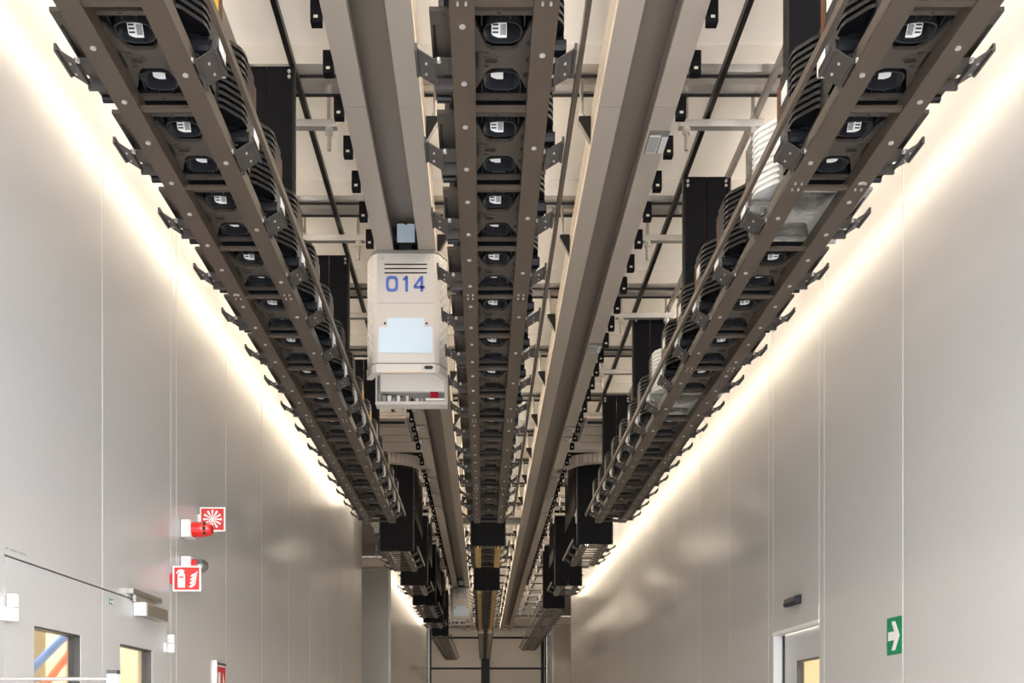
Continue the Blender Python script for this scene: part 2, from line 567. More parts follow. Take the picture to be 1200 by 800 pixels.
def pod_meshes(s, clear=False):
    """meshes of one pod; +x is the label side, mirrored for s=-1"""
    R = {}

    def fin(mb, name, m, bevel=0.0):
        if s < 0:
            mb.mirror_x()
        R[name] = (mb.mesh(name, m, bevel), )
    base_m = CLEARE if clear else PODB
    well_m = CLEARP if clear else PODW
    shell_m = CLEARP if clear else PODS
    b = MB()
    zt = 0.012
    b.box(-0.205, -0.088, vy(0.0), vy(1.0), 0, zt)
    b.box(0.088, 0.140, vy(0.0), vy(1.0), 0, zt)
    b.box(-0.088, 0.088, vy(0.0), vy(0.045), 0, zt)
    b.box(-0.088, 0.088, vy(0.955), vy(1.0), 0, zt)
    L = [(-0.088, .14), (-0.075, .16), (-0.045, .37), (-0.03, .405), (0.03, .405), (0.045, .37), (0.075, .16), (0.088, .14),
         (0.088, .86), (0.075, .84), (0.045, .645), (0.03, .61), (-0.03, .61), (-0.045, .645), (-0.075, .84), (-0.088, .86)]
    b.prism([(x, vy(t)) for (x, t) in L], 'z', 0, zt)
    # raised rib at the left of the slot
    b.box(-0.066, -0.055, vy(.42), vy(.60), -0.004, 0)
    fin(b, 'base_plate', base_m)
    # funnels with oval wells and fins
    for nm, c, sg in (('near', .235, -1), ('far', .775, 1)):
        w = MB()
        o = ellipse(0.0, vy(c + sg * 0.0), 0.056, 0.046, 22, 2.6)
        i_ = ellipse(0.0, vy(c + sg * 0.0), 0.0525, 0.0425, 22, 2.6)
        w.ring(o, i_, 'z', 0.004, 0.075)
        for xx in (-0.06, -0.02, 0.02, 0.06):
            y0 = vy(c) + sg * (0.044 if abs(xx) < 0.05 else 0.02)
            y1 = vy(c) + sg * 0.088
            w.prism([(y0, 0.010), (y1, 0.010), (y1, 0.06), (y0, 0.06)], 'x', xx - 0.0015, xx + 0.0015)
        w.box(-0.085, 0.085, vy(c) + sg * 0.084, vy(c) + sg * 0.090, 0.012, 0.06)
        for sx in (-1, 1):
            w.prism([(sx * 0.088, vy(c) - 0.0 + sg * 0.05), (sx * 0.085, vy(c) + sg * 0.05), (sx * 0.047, vy(c) - sg * 0.055), (sx * 0.05, vy(c) - sg * 0.055)], 'z', 0.012, 0.06)
        fin(w, 'well_' + nm, well_m)
        lb = MB()
        if nm == 'near':
            lb.add([(-0.032, vy(c) + 0.018, 0.052), (0.012, vy(c) + 0.018, 0.052), (0.012, vy(c) + 0.042, 0.018), (-0.032, vy(c) + 0.042, 0.018)], [(0, 1, 2, 3)])
            lb.add([(-0.032, vy(c) + 0.018, 0.053), (0.012, vy(c) + 0.018, 0.053), (0.012, vy(c) + 0.042, 0.019), (-0.032, vy(c) + 0.042, 0.019)], [(3, 2, 1, 0)])
        else:
            lb.add([(-0.032, vy(c) + 0.020, 0.062), (0.006, vy(c) + 0.020, 0.062), (0.006, vy(c) + 0.042, 0.036), (-0.032, vy(c) + 0.042, 0.036)], [(0, 1, 2, 3)])
            lb.add([(-0.032, vy(c) + 0.020, 0.063), (0.006, vy(c) + 0.020, 0.063), (0.006, vy(c) + 0.042, 0.037), (-0.032, vy(c) + 0.042, 0.037)], [(3, 2, 1, 0)])
        fin(lb, 'label_' + nm, LABEL)
        if nm == 'near':
            ik = MB()
            for q in range(6):
                x0 = -0.006 + q * 0.0028
                ik.add([(x0, vy(c) + 0.0225, 0.0435), (x0 + 0.0016, vy(c) + 0.0225, 0.0435), (x0 + 0.0016, vy(c) + 0.0375, 0.0225), (x0, vy(c) + 0.0375, 0.0225)], [(0, 1, 2, 3)])
            for q in range(3):
                f0, f1 = 0.2 + q * 0.22, 0.3 + q * 0.22
                ik.add([(-0.029, vy(c) + 0.0165 + 0.024 * f0, 0.052 - 0.034 * f0 - 0.001), (-0.012, vy(c) + 0.0165 + 0.024 * f0, 0.052 - 0.034 * f0 - 0.001),
                        (-0.012, vy(c) + 0.0165 + 0.024 * f1, 0.052 - 0.034 * f1 - 0.001), (-0.029, vy(c) + 0.0165 + 0.024 * f1, 0.052 - 0.034 * f1 - 0.001)], [(0, 1, 2, 3)])
            fin(ik, 'label_print', INK)
    # latch slot in the middle
    sl = MB()
    sl.ring(ellipse(-0.032, vy(.51), 0.023, 0.017, 18, 3), ellipse(-0.032, vy(.51), 0.0185, 0.0125, 18, 3), 'z', -0.004, 0.0)
    fin(sl, 'latch_ring', base_m)
    dk = MB()
    dk.prism(ellipse(-0.032, vy(.51), 0.0185, 0.0125, 18, 3), 'z', -0.0015, 0.0)
    for t in (.435, .585):
        dk.box(-0.052, -0.040, vy(t) - 0.003, vy(t) + 0.003, -0.0008, 0.0)
    for (x, t) in ((0.077, .33), (0.077, .51), (0.072, .69)):
        dk.prism(ellipse(x, vy(t), 0.0085, 0.012, 12), 'z', -0.0008, 0)
    dk.box(-0.083, -0.070, vy(.42), vy(.60), -0.0008, 0)
    for t in (.022, .978):
        dk.prism(ellipse(-0.012, vy(t), 0.006, 0.004, 10), 'z', -0.0008, 0)
    fin(dk, 'hole_marks', BLACKM)
    # outer side, beyond the rail: recess, slot, roller
    oc = MB()
    oc.box(-0.150, -0.128, vy(.12), vy(.42), -0.0008, 0)
    oc.box(-0.198, -0.190, vy(.14), vy(.46), -0.0008, 0)
    oc.box(-0.175, -0.125, vy(.66), vy(.86), -0.0008, 0)
    fin(oc, 'side_recess', BLACKM)
    rl = MB().tube((-0.20, vy(.955), -0.006), (-0.155, vy(.955), -0.006), 0.013, 12)
    fin(rl, 'roller', CLEARE if clear else PODS)
    pl = MB().prism(ellipse(-0.139, vy(.2), 0.010, 0.018, 14), 'z', -0.004, -0.0008)
    fin(pl, 'plug', PODS)
    fin(MB().prism(ellipse(-0.139, vy(.12), 0.011, 0.02, 14), 'z', -0.007, -0.004), 'teal_plug', TEAL)
    # shell
    sh = MB()
    pf = [(-0.180, vy(.03)), (-0.165, vy(0.0)), (0.09, vy(0.0)), (0.115, vy(.04)), (0.115, vy(.50)), (0.150, vy(.52)), (0.150, vy(.97)), (0.13, vy(1.0)), (-0.165, vy(1.0)), (-0.180, vy(.97))]
    sh.prism(pf, 'z', 0.060, 0.335)
    sk = [(x * 0.985, y * 0.985) for (x, y) in pf]
    sh.ring(pf, sk, 'z', 0.012, 0.060)
    sh.prism([(-0.05, -0.05), (0.05, -0.05), (0.05, 0.05), (-0.05, 0.05)], 'z', 0.335, 0.352)
    sh.prism([(-0.075, -0.06), (-0.06, -0.075), (0.06, -0.075), (0.075, -0.06), (0.075, 0.06), (0.06, 0.075), (-0.06, 0.075), (-0.075, 0.06)], 'z', 0.352, 0.360)
    fin(sh, 'shell', shell_m)
    # ribbed half of the label side
    rb = MB()
    n = 11
    for q in range(n):
        z0 = 0.075 + q * 0.023
        rb.prism([(0.112, vy(.22)), (0.130, vy(.25)), (0.176, vy(.40)), (0.182, vy(.45)), (0.182, vy(.54)), (0.112, vy(.54))], 'z', z0, z0 + 0.011)
        rb.prism([(0.112, vy(.26)), (0.126, vy(.29)), (0.170, vy(.43)), (0.172, vy(.54)), (0.112, vy(.54))], 'z', z0 + 0.011, z0 + 0.023)
    fin(rb, 'rib_panel', FROST if clear else PODS)
    dr = MB()
    dr.prism([(0.150, 0.03), (0.180, 0.05), (0.180, 0.32), (0.150, 0.33)], 'y', vy(.54), vy(.80))
    fin(dr, 'side_cover', shell_m)
    am = MB().box(0.150, 0.176, vy(.80), vy(.93), 0.15, 0.31)
    fin(am, 'window_strip', CLEARE if clear else AMBER)
    hd = MB()
    hd.prism([(0.150, 0.04), (0.190, 0.04), (0.194, 0.08), (0.184, 0.15), (0.150, 0.16)], 'y', vy(.80), vy(.86))
    hd.prism([(0.150, 0.06), (0.184, 0.06), (0.184, 0.14), (0.150, 0.15)], 'y', vy(.86), vy(.96))
    fin(hd, 'handle', FROST if clear else WHITE)
    kn = MB().tube((0.10, vy(.55), 0.045), (0.182, vy(.55), 0.045), 0.030, 14).tube((0.182, vy(.55), 0.045), (0.190, vy(.55), 0.045), 0.022, 14)
    fin(kn, 'grip', shell_m)
    sb = MB().box(0.180, 0.1815, vy(.62), vy(.76), 0.20, 0.27)
    fin(sb, 'sticker', YELL)
    sw = MB().box(0.180, 0.1815, vy(.60), vy(.76), 0.21, 0.26)
    fin(sw, 'paper_label', LABEL)
    return R


PM = {1: pod_meshes(1), -1: pod_meshes(-1)}
PMC = pod_meshes(-1, True)
NEARP = ['base_plate', 'shell', 'well_near', 'well_far', 'label_near', 'label_far', 'label_print', 'latch_ring', 'hole_marks', 'side_recess', 'roller', 'plug',
         'rib_panel', 'side_cover', 'window_strip', 'handle', 'grip']
MIDP = ['base_plate', 'shell', 'well_near', 'well_far', 'label_near', 'hole_marks', 'roller', 'rib_panel', 'side_cover', 'window_strip', 'handle']
FARP = ['base_plate', 'shell', 'well_near', 'well_far', 'handle']
RENAME = {'well_near': 'well', 'well_far': 'well', 'label_near': 'label', 'label_far': 'label'}


def pod(x, y, s, parts, label, group, clear=False, extra=(), name=None):
    o = empty(name or ('clear_wafer_pod' if clear else 'wafer_pod'), (x, y, ZR + RH + 0.0005))
    M = PMC if clear else PM[s]
    for q in list(parts) + list(extra):
        if clear and q in ('label_print', 'window_strip', 'label_near', 'label_far', 'hole_marks'):
            continue
        inst(RENAME.get(q, q), M[q][0], o)
    tag(o, label, 'pod', group)
    return o


# wafers inside the clear pods
wafer_me = MB().prism(ellipse(0, 0, 0.135, 0.15, 28), 'z', 0, 0.003).mesh('wafer_shelf', FROST)

# ------------------------------------------------------------------ racks
seg_cache = {}


def rail_mesh(length, m):
    key = (round(length, 4), m.name)
    if key not in seg_cache:
        w = 0.034
        prof = [(-w, 0.0), (w, 0.0), (w, RH), (w - 0.006, RH), (w - 0.006, 0.008), (0.012, 0.008), (0.012, RH), (-0.012, RH), (-0.012, 0.008), (-w + 0.006, 0.008), (-w + 0.006, RH), (-w, RH)]
        seg_cache[key] = MB().prism(prof, 'y', 0.0015, length - 0.0015).mesh('rail', m)
    return seg_cache[key]


def bolts_mesh(length, phases, name):
    key = (name, round(length, 4))
    if key in seg_cache:
        return seg_cache[key]
    mb = MB()
    n = int(round(length / PITCH))
    for k in range(n):
        for (ph, r, dx) in phases:
            y = (k + ph) * PITCH
            if y > length:
                continue
            mb.prism(ellipse(dx, y, r, r, 10), 'z', -0.004, 0)
    for y in (0.02, length - 0.02):
        for dx in (-0.011, 0.011):
            mb.prism(ellipse(dx, y, 0.0035, 0.006, 8), 'z', -0.006, 0)
    seg_cache[key] = mb.mesh('bolts', BOLT)
    return seg_cache[key]


def brk_mesh(side):
    """flared pod guide: side -1 = outer, +1 = inner (before mirroring)"""
    mb = MB()
    i, o = (0.158, 0.212) if side > 0 else (0.196, 0.250)
    sd = side
    t = 0.004
    y0, y1 = -0.062, 0.062
    # flared plate
    vs = []
    for (x, z) in ((i, 0.012), (o, 0.046), (o, 0.046 + t), (i, 0.012 + t)):
        vs.append((sd * x, y0, z))
    for (x, z) in ((i, 0.012), (o, 0.046), (o, 0.046 + t), (i, 0.012 + t)):
        vs.append((sd * x, y1, z))
    mb.add(vs, [(0, 1, 2, 3), (7, 6, 5, 4), (0, 4, 5, 1), (1, 5, 6, 2), (2, 6, 7, 3), (3, 7, 4, 0)])
    mb.box(sd * (o - 0.002), sd * (o + 0.006), y0, y1, 0.040, 0.062)
    # horizontal arm back to the rail
    mb.box(sd * 0.120, sd * i, y0, y1 - 0.05, 0.016, 0.020)
    mb.box(sd * (i - 0.004), sd * i, y0, y1, 0.004, 0.020)
    mb.box(sd * 0.147, sd * (i + 0.003), y1 - 0.012, y1, -0.002, 0.03)
    return mb


brk_cache = {}
for s_ in (1, -1):
    for side in (1, -1):
        b_ = brk_mesh(side)
        d_ = MB()
        i_, o_ = (0.158, 0.212) if side > 0 else (0.196, 0.250)
        for (fy, fx) in ((-0.022, 0.5), (0.03, 0.55)):
            xx = i_ + (o_ - i_) * fx
            zz = 0.012 + 0.034 * fx - 0.0022
            d_.prism(ellipse(side * xx, fy, 0.0038, 0.0045, 8), 'z', zz - 0.0015, zz + 0.003)
        d_.prism(ellipse(side * (i_ - 0.012), -0.066, 0.006, 0.008, 8), 'z', 0.004, 0.014)
        if s_ < 0:
            b_.mirror_x()
            d_.mirror_x()
        brk_cache[(s_, side)] = (b_.mesh('guide_bracket', BRKT), d_.mesh('screws', BOLT))

hp_half = MB().box(0.0015, 0.123, -0.008, 0.008, 0.0, 1.035).mesh('hanger_panel', BLACKP)
hp_edge = MB().box(-0.006, 0.006, -0.018, 0.018, 0.0, 1.04).mesh('panel_flange', BLACKM)


def rack(cx, s, y0, cells, label, joints, panels, railm=RAILM, parts_detail=2, bars=True, cross=False, wide=False, name='storage_rack', group='hanging storage racks', ylast=None):
    r = empty(name, (cx, y0, ZR))
    L = cells * PITCH
    js = [0.0] + [j * PITCH - 0.09 for j in joints if 0 < j < cells] + [L - 0.03]
    for i in range(len(js) - 1):
        ln = js[i + 1] - js[i]
        for side in (-1, 1):
            o = inst('rail', rail_mesh(ln, railm), r, (s * side * 0.113, js[i], 0))
            if parts_detail > 0:
                if side < 0:
                    inst('bolts', bolts_mesh(ln, ((.235, 0.0085, 0.0), (.765, 0.0085, 0.0)), 'bo'), o)
                else:
                    inst('bolts', bolts_mesh(ln, ((.49, 0.0085, 0.0),), 'bi'), o)
    if parts_detail > 0:
        for k in range(cells):
            for side in (-1, 1):
                me, sc = brk_cache[(s, side)]
                o = inst('guide_bracket', me, r, (0, (k + 0.52) * PITCH, 0))
                if parts_detail > 1:
                    inst('screws', sc, o)
    # cross bars between the pods
    for k in range(cells + 1):
        if parts_detail > 0 or k % 1 == 0:
            inst('crossbar', MB_CROSS, r, (0, k * PITCH, 0))
    if cross:
        for k in range(cells):
            inst('crossbar', MB_CROSS, r, (0, (k + 0.36) * PITCH, 0))
            inst('crossbar', MB_CROSS, r, (0, (k + 0.66) * PITCH, 0))
    # guard bar on the label side
    g = bx('guard_bar', RAILM, r, s * 0.228, s * 0.243, 0.0, L, 0.070, 0.098)
    if bars:
        bx('hanger_bar', BLACKM, r, s * 0.108, s * 0.132, -0.3, L + 0.1, 1.075, 1.11)
        bx('hanger_bar', GREYBAR, r, -s * 0.108, -s * 0.132, -0.3, L + 0.1, 1.075, 1.11)
    if wide:
        bx('panel_backing', BLACKM, r, -0.18, 0.18, -0.01, -0.004, RH, 1.11)
        for q in (-1, 1):
            bx('end_panel', BLACKP, r, q * 0.0015, q * 0.185, -0.03, -0.01, RH - 0.02, 1.12)
            bx('panel_flange', BLACKM, r, q * 0.185, q * 0.197, -0.05, 0.02, RH - 0.02, 1.12)
        if bars:
            if cells < 6:
                bx('side_shroud', BLACKP, r, s * 0.200, s * 0.212, 0.0, L, 0.42, 1.10)
        else:
            for q in (-0.12, 0.12):
                for y in (0.1, L - 0.1):
                    MB().tube((q, y, RH), (q, y, ZC - ZR), 0.012, 8).build('hanger_rod', STEEL, r)
    for j in panels:
        for q in (-1, 1):
            o = inst('hanger_panel', hp_half, r, (0, j * PITCH, RH))
            if q < 0:
                o.location = (-0.1245, j * PITCH, RH)
            o2 = inst('panel_flange', hp_edge, r, (q * 0.125, j * PITCH, RH))
        inst('panel_bolts', PB_ME, r, (0, j * PITCH, RH))
    tag(r, label, 'rack', group)
    return r


MB_CROSS = MB().box(-0.079, 0.079, -0.064, -0.042, 0.008, 0.018).mesh('crossbar', RAILM)
pbm = MB()
for q in (-1, 1):
    for z in (0.985, 1.01):
        pbm.tube((q * 0.105, -0.016, z), (q * 0.105, -0.008, z), 0.008, 8)
PB_ME = pbm.mesh('panel_bolts', BOLT)

XRACK = {'left': -0.990, 'centre': 0.0565, 'right': 1.231}
NC = 16
rack(XRACK['left'], 1, YR0, NC, 'long dark storage rack full of pods along the left wall', (5, 9, 13), (1, 5, 9, 13))
rack(XRACK['centre'], 1, YR0, NC, 'long dark storage rack full of pods down the middle', (1, 5, 9, 13), (5, 9, 13), bars=False)
rack(XRACK['right'], -1, YR0, NC, 'long dark storage rack full of pods along the right wall', (3, 7, 11, 15), (3, 7, 11, 15))

STK = {('left', 1), ('centre', 2), ('left', 9), ('left', 10), ('centre', 4), ('left', 13)}
WLB = {('right', k) for k in (1, 2, 5, 6, 7, 10)}
for side, s in (('left', 1), ('centre', 1), ('right', -1)):
    for k in range(NC):
        y = YR0 + (k + 0.5) * PITCH
        clear = side == 'right' and k in (3, 8)
        parts = NEARP if k < 9 else MIDP
        ex = []
        if side == 'centre' and k in (1, 2):
            ex.append('teal_plug')
        if (side, k) in STK:
            ex.append('sticker')
        elif (side, k) in WLB:
            ex.append('paper_label')
        word = {'left': 'left-hand rack', 'centre': 'middle rack', 'right': 'right-hand rack'}[side]
        if clear:
            lab = 'see-through plastic wafer pod among the black pods, %s of the two clear ones' % ('nearer' if k == 3 else 'farther')
            o = pod(XRACK[side], y, s, parts, lab, 'clear wafer pods', True)
            for q in range(7):
                inst('wafer_shelf', wafer_me, o, (-0.01, 0, 0.09 + q * 0.03))
        else:
            lab = 'black ribbed wafer pod in the long %s, %s pod from the near end' % (word, ORD[k])
            pod(XRACK[side], y, s, parts, lab, 'wafer pods in the %s' % word, False, ex)

# far racks beyond the gap: (side, start, cells, cross only, pods)
FAR = [('left', 11.75, 3, True, 0, 'second'), ('left', 14.75, 2, True, 0, 'third'), ('left', 17.3, 4, True, 0, 'fourth'), ('left', 20.4, 2, True, 0, 'fifth'), ('left', 23.7, 19, True, 0, 'sixth'),
       ('centre', 11.4, 3, False, 3, 'second'), ('centre', 15.3, 14, False, 14, 'third'),
       ('right', 11.3, 3, True, 0, 'second'), ('right', 14.8, 2, True, 0, 'third'), ('right', 17.8, 22, True, 0, 'fourth')]
for (side, y0, n, cross, npod, o_) in FAR:
    s = -1 if side == 'right' else 1
    word = {'left': 'left', 'centre': 'middle', 'right': 'right'}[side]
    rm_ = RAILY if side == 'centre' else RAILM
    lab = '%s storage rack in the %s row, counted from the camera, hung behind a black panel' % (o_, word)
    if side == 'centre':
        lab = '%s storage rack with yellow rails in the middle row, %s one' % ('short' if n < 5 else 'long distant', 'nearer' if n < 5 else 'farther')
    rack(XRACK[side], s, y0, n, lab, (), (), railm=rm_, parts_detail=1, bars=(side != 'centre'), cross=cross, wide=True)
    for k in range(npod):
        pod(XRACK[side], y0 + (k + 0.5) * PITCH, s, FARP, 'black wafer pod in the %s yellow-railed rack, %s from its near end' % ('short' if n < 5 else 'long distant', ORD[k]), 'wafer pods in the yellow-railed racks')
# empty end of the middle row
r = empty('storage_rack', (XRACK['centre'], 22.6, ZR))
for sx in (-1, 1):
    bx('rail', GREYBAR, r, sx * 0.10 - 0.05, sx * 0.10 + 0.05, 0, 9.4, 0.0, 0.30)
    bx('rail_face', BLACKM, r, sx * 0.16 - 0.008, sx * 0.16 + 0.008, 0, 9.4, -0.02, 0.30)
bx('spine', BLACKM, r, -0.05, 0.05, 0.0, 11.2, 0.02, 0.30)
for q in range(4):
    MB().tube((0, 1 + 2.5 * q, 0.3), (0, 1 + 2.5 * q, ZC - ZR), 0.012, 8).build('hanger_rod', STEEL, r)
tag(r, 'empty dark end section of the middle rack by the end wall', 'rack', 'hanging storage racks')

# ------------------------------------------------------------------ overhead tracks
ZT = 2.75 + E


def track(cx, s, label):
    """s = direction of the outer side"""
    t = empty('overhead_track', (cx, 0, ZT))
    segs = [1.0, 4.6, 9.9, 15.0, 20.0, 25.0, 31.5]
    for side in (-1, 1):
        for i in range(len(segs) - 1):
            a, b = segs[i] + 0.002, segs[i + 1] - 0.002
            x0, x1 = sorted((side * 0.074, side * 0.176))
            # hollow box beam with a ledge inside the slot
            prof = [(side * 0.176, 0.0), (side * 0.074, 0.0), (side * 0.074, 0.035), (side * 0.095, 0.05), (side * 0.095, 0.17), (side * 0.176, 0.17)]
            bo = MB().prism(prof, 'y', a, b).build('track_beam', TRACKM, t)
            # grooved side face
            for q in (0.06, 0.10, 0.14):
                MB().box(side * 0.176, side * 0.1775, a, b, q, q + 0.006).build('groove', TRACKS, bo)
            for q in (0.065, 0.085, 0.105):
                MB().box(side * 0.095, side * 0.0925, a, b, q, q + 0.008).build('slot_ridge', VEHD, bo)
    bx('slot_cover', TRACKS, t, -0.095, 0.095, 1.0, 31.5, 0.165, 0.178)
    # black sensor boxes along the outer edge
    y = 2.75
    n = 0
    sens = MB().box(-0.022, 0.022, -0.02, 0.02, -0.012, 0.07)
    sens.prism([(-0.02, 0.07), (0.02, 0.07), (0.02, 0.085), (0.0, 0.095), (-0.02, 0.085)], 'x', -0.022, 0.022)
    sme = sens.mesh('sensor_box', BLACKP, 0.002)
    lme = MB().box(-0.008, 0.008, -0.0212, -0.02, 0.004, 0.015).mesh('sensor_label', mat('pale_sticker', (0.6, 0.55, 0.40), 0.5))
    while y < 21:
        o = inst('sensor_box', sme, t, (s * 0.201, y, -0.02))
        inst('sensor_label', lme, o)
        y += 0.315
    # hanger brackets at every second beam
    for k in range(-1, 20):
        y = BEAM0 + BAY * k + 0.06
        tri = MB()
        tri.prism([(-s * 0.178, 0.03), (-s * 0.178, 0.15), (-s * 0.235, 0.15), (-s * 0.235, 0.13)], 'y', y - 0.02, y + 0.02)
        o = tri.build('hanger_bracket', BLACKM, t)
        MB().tube((-s * 0.22, y, 0.15), (-s * 0.22, y, ZC - ZT), 0.009, 8).build('hanger_rod', STEEL, o)
        MB().tube((-s * 0.22, y, 0.15), (-s * 0.22, y, 0.165), 0.018, 6).build('nut', BOLT, o)
        # strut channel towards the rack
        if k == 5:
            continue
        st = MB().box(s * 0.27, s * 0.69, y + 0.10, y + 0.14, 0.17, 0.205).build('strut_channel', ALU, ceiling, loc=(cx, 0, ZT))
        for xx in (0.31, 0.64):
            MB().tube((s * xx, y + 0.12, 0.06), (s * xx, y + 0.12, ZC - ZT), 0.010, 8).build('threaded_rod', STEEL, st)
            MB().tube((s * xx, y + 0.12, 0.14), (s * xx, y + 0.12, 0.17), 0.020, 6).build('nut', BOLT, st)
    tag(t, label, 'track')
    return t


tl = track(-0.451, -1, 'beige overhead rail track left of the middle rack, carrying the white vehicle')
tr = track(0.695, 1, 'beige overhead rail track right of the middle rack, with no vehicle on it')


def code_plate(t, x, y, w=0.10, l=0.16):
    o = empty('code_plate')
    o.parent = t
    o.location = (x, y, -0.003)
    return o


def plates(t, s, ys):
    for y in ys:
        pl = MB().box(s * 0.085, s * 0.18, y, y + 0.19, -0.004, 0).build('code_plate', VEHD, t)
        MB().box(s * 0.092, s * 0.142, y + 0.035, y + 0.185, -0.006, -0.004).build('code_strip', LABEL, pl)
        MB().box(s * 0.150, s * 0.178, y + 0.05, y + 0.185, -0.006, -0.004).build('code_strip', WHITE, pl)
        ln = MB()
        for q in range(9):
            ln.box(s * (0.095 + q * 0.005), s * (0.097 + q * 0.005), y + 0.045, y + 0.175, -0.0066, -0.006)
        ln.build('bar_lines', INK, pl)


plates(tr, 1, (4.78, 7.48, 9.6, 9.95, 11.6, 12.6, 13.6))
plates(tl, -1, (8.95, 9.55, 10.0, 11.6, 12.4, 13.2))

# turnout plates and curved branch rails where the near racks end
for (t, s, w0) in ((tl, -1, 'left'), (tr, 1, 'right')):
    cx = -0.451 if s < 0 else 0.695
    o = empty('turnout_plate', (cx, 0, ZT))
    xe = 0.66
    MB().box(s * 0.20, s * xe, 9.45, 10.50, 0.03, 0.05).build('plate', TRACKM, o)
    MB().box(s * 0.178, s * xe, 10.40, 10.54, 0.0, 0.05).build('edge_beam', TRACKM, o)
    MB().box(s * 0.19, s * (xe + 0.1), 10.54, 11.35, 0.13, 0.15).build('dark_gap_filler', BLACKM, o)  # black sheet added to paint the dark of the gap behind the plate
    MB().box(s * 0.20, s * 0.26, 9.4, 10.2, 0.015, 0.03).build('cover_strip', ALU, o)
    MB().tube((s * 0.28, 9.56, 0.02), (s * xe, 9.56, 0.02), 0.012, 8).build('conduit', BLACKM, o)
    for yy in (9.7, 10.0, 10.25):
        MB().box(s * 0.28, s * xe, yy, yy + 0.012, 0.026, 0.03).build('plate_joint', TRACKS, o)
    tag(o, 'beige turnout plate beside the %s overhead track beyond the pods' % w0, 'plate')
    o = empty('branch_rail', (cx, 0, ZT))
    mb = MB()
    pts = []
    n = 14
    R0 = 0.40
    for i in range(n + 1):
        a = math.pi / 2 * i / n
        pts.append((s * (0.18 + R0 - R0 * math.sin(a)), 10.98 + (R0 * 1.1) * (1 - math.cos(a))))
    pts = [(s * 0.75, 10.98)] + pts
    for i in range(len(pts) - 1):
        (xa, ya), (xb, yb) = pts[i], pts[i + 1]
        dx, dy = xb - xa, yb - ya
        l = math.hypot(dx, dy)
        nx, ny = -dy / l * 0.05, dx / l * 0.05
        vs = [(xa + nx, ya + ny, 0), (xa - nx, ya - ny, 0), (xb - nx, yb - ny, 0), (xb + nx, yb + ny, 0)]
        vs += [(x, y, 0.1) for (x, y, z) in vs]
        mb.add(vs, [(0, 3, 2, 1), (4, 5, 6, 7), (0, 1, 5, 4), (1, 2, 6, 5), (2, 3, 7, 6), (3, 0, 4, 7)])
    mb.build('curved_beam', TRACKM, o)
    MB().box(s * 0.50, s * 0.56, 10.9, 11.15, 0.10, 0.125).build('tie', BLACKM, o)
    tag(o, 'beige branch rail curving away from the %s overhead track' % w0, 'rail')

# short link curves towards the middle row at the same gap
for (s, cx) in ((1, -0.451), (-1, 0.695)):
    o = empty('link_rail', (cx, 0, ZT))
    MB().box(s * 0.178, s * 0.55, 13.9, 14.0, 0.0, 0.1).build('beam', TRACKM, o)
    MB().box(s * 0.178, s * 0.50, 14.35, 14.45, 0.0, 0.1).build('beam', TRACKM, o)
    MB().box(s * 0.178, s * 0.46, 14.0, 14.35, 0.06, 0.08).build('cover', BLACKM, o)
    tag(o, 'short beige cross rail between the middle rack and the %s track' % ('left' if s > 0 else 'right'), 'rail')

# tracks crossing into the two side bays
for (a, b, y, sx, w0) in ((-5.8, -0.65, 18.6, -1, 'left'), (0.9, 5.8, 29.6, 1, 'right')):
    o = empty('bay_track', (0, y, ZT))
    MB().box(a, b, -0.18, -0.07, 0.0, 0.17).build('track_beam', TRACKM, o)
    MB().box(a, b, 0.07, 0.18, 0.0, 0.17).build('track_beam', TRACKM, o)
    MB().box(a, b, -0.08, 0.08, 0.16, 0.18).build('slot_cover', TRACKS, o)
    for q in range(6):
        xx = a + (b - a) * (q + 0.5) / 6
        MB().tube((xx, 0, 0.18), (xx, 0, ZC - ZT), 0.01, 8).build('hanger_rod', STEEL, o)
    tag(o, 'beige overhead track turning into the side bay on the %s' % w0, 'track')


# ------------------------------------------------------------------ transport vehicles
def stroke(mb, pts, w, axis_y, t=0.0012, closed=False):
    """flat strokes in the x-z plane on a face at y=axis_y (facing -y)"""
    n = len(pts)
    rng = range(n if closed else n - 1)
    for i in rng:
        (xa, za), (xb, zb) = pts[i], pts[(i + 1) % n]
        dx, dz = xb - xa, zb - za
        l = math.hypot(dx, dz) or 1
        ex, ez = dx / l * w / 2, dz / l * w / 2
        nx, nz = -ez, ex
        if not closed:
            if i == 0:
                xa, za = xa + ex, za + ez
            if i == n - 2:
                xb, zb = xb - ex, zb - ez
        poly = [(xa - ex + nx, za - ez + nz), (xa - ex - nx, za - ez - nz), (xb + ex - nx, zb + ez - nz), (xb + ex + nx, zb + ez + nz)]
        mb.prism(poly, 'y', axis_y - t, axis_y)


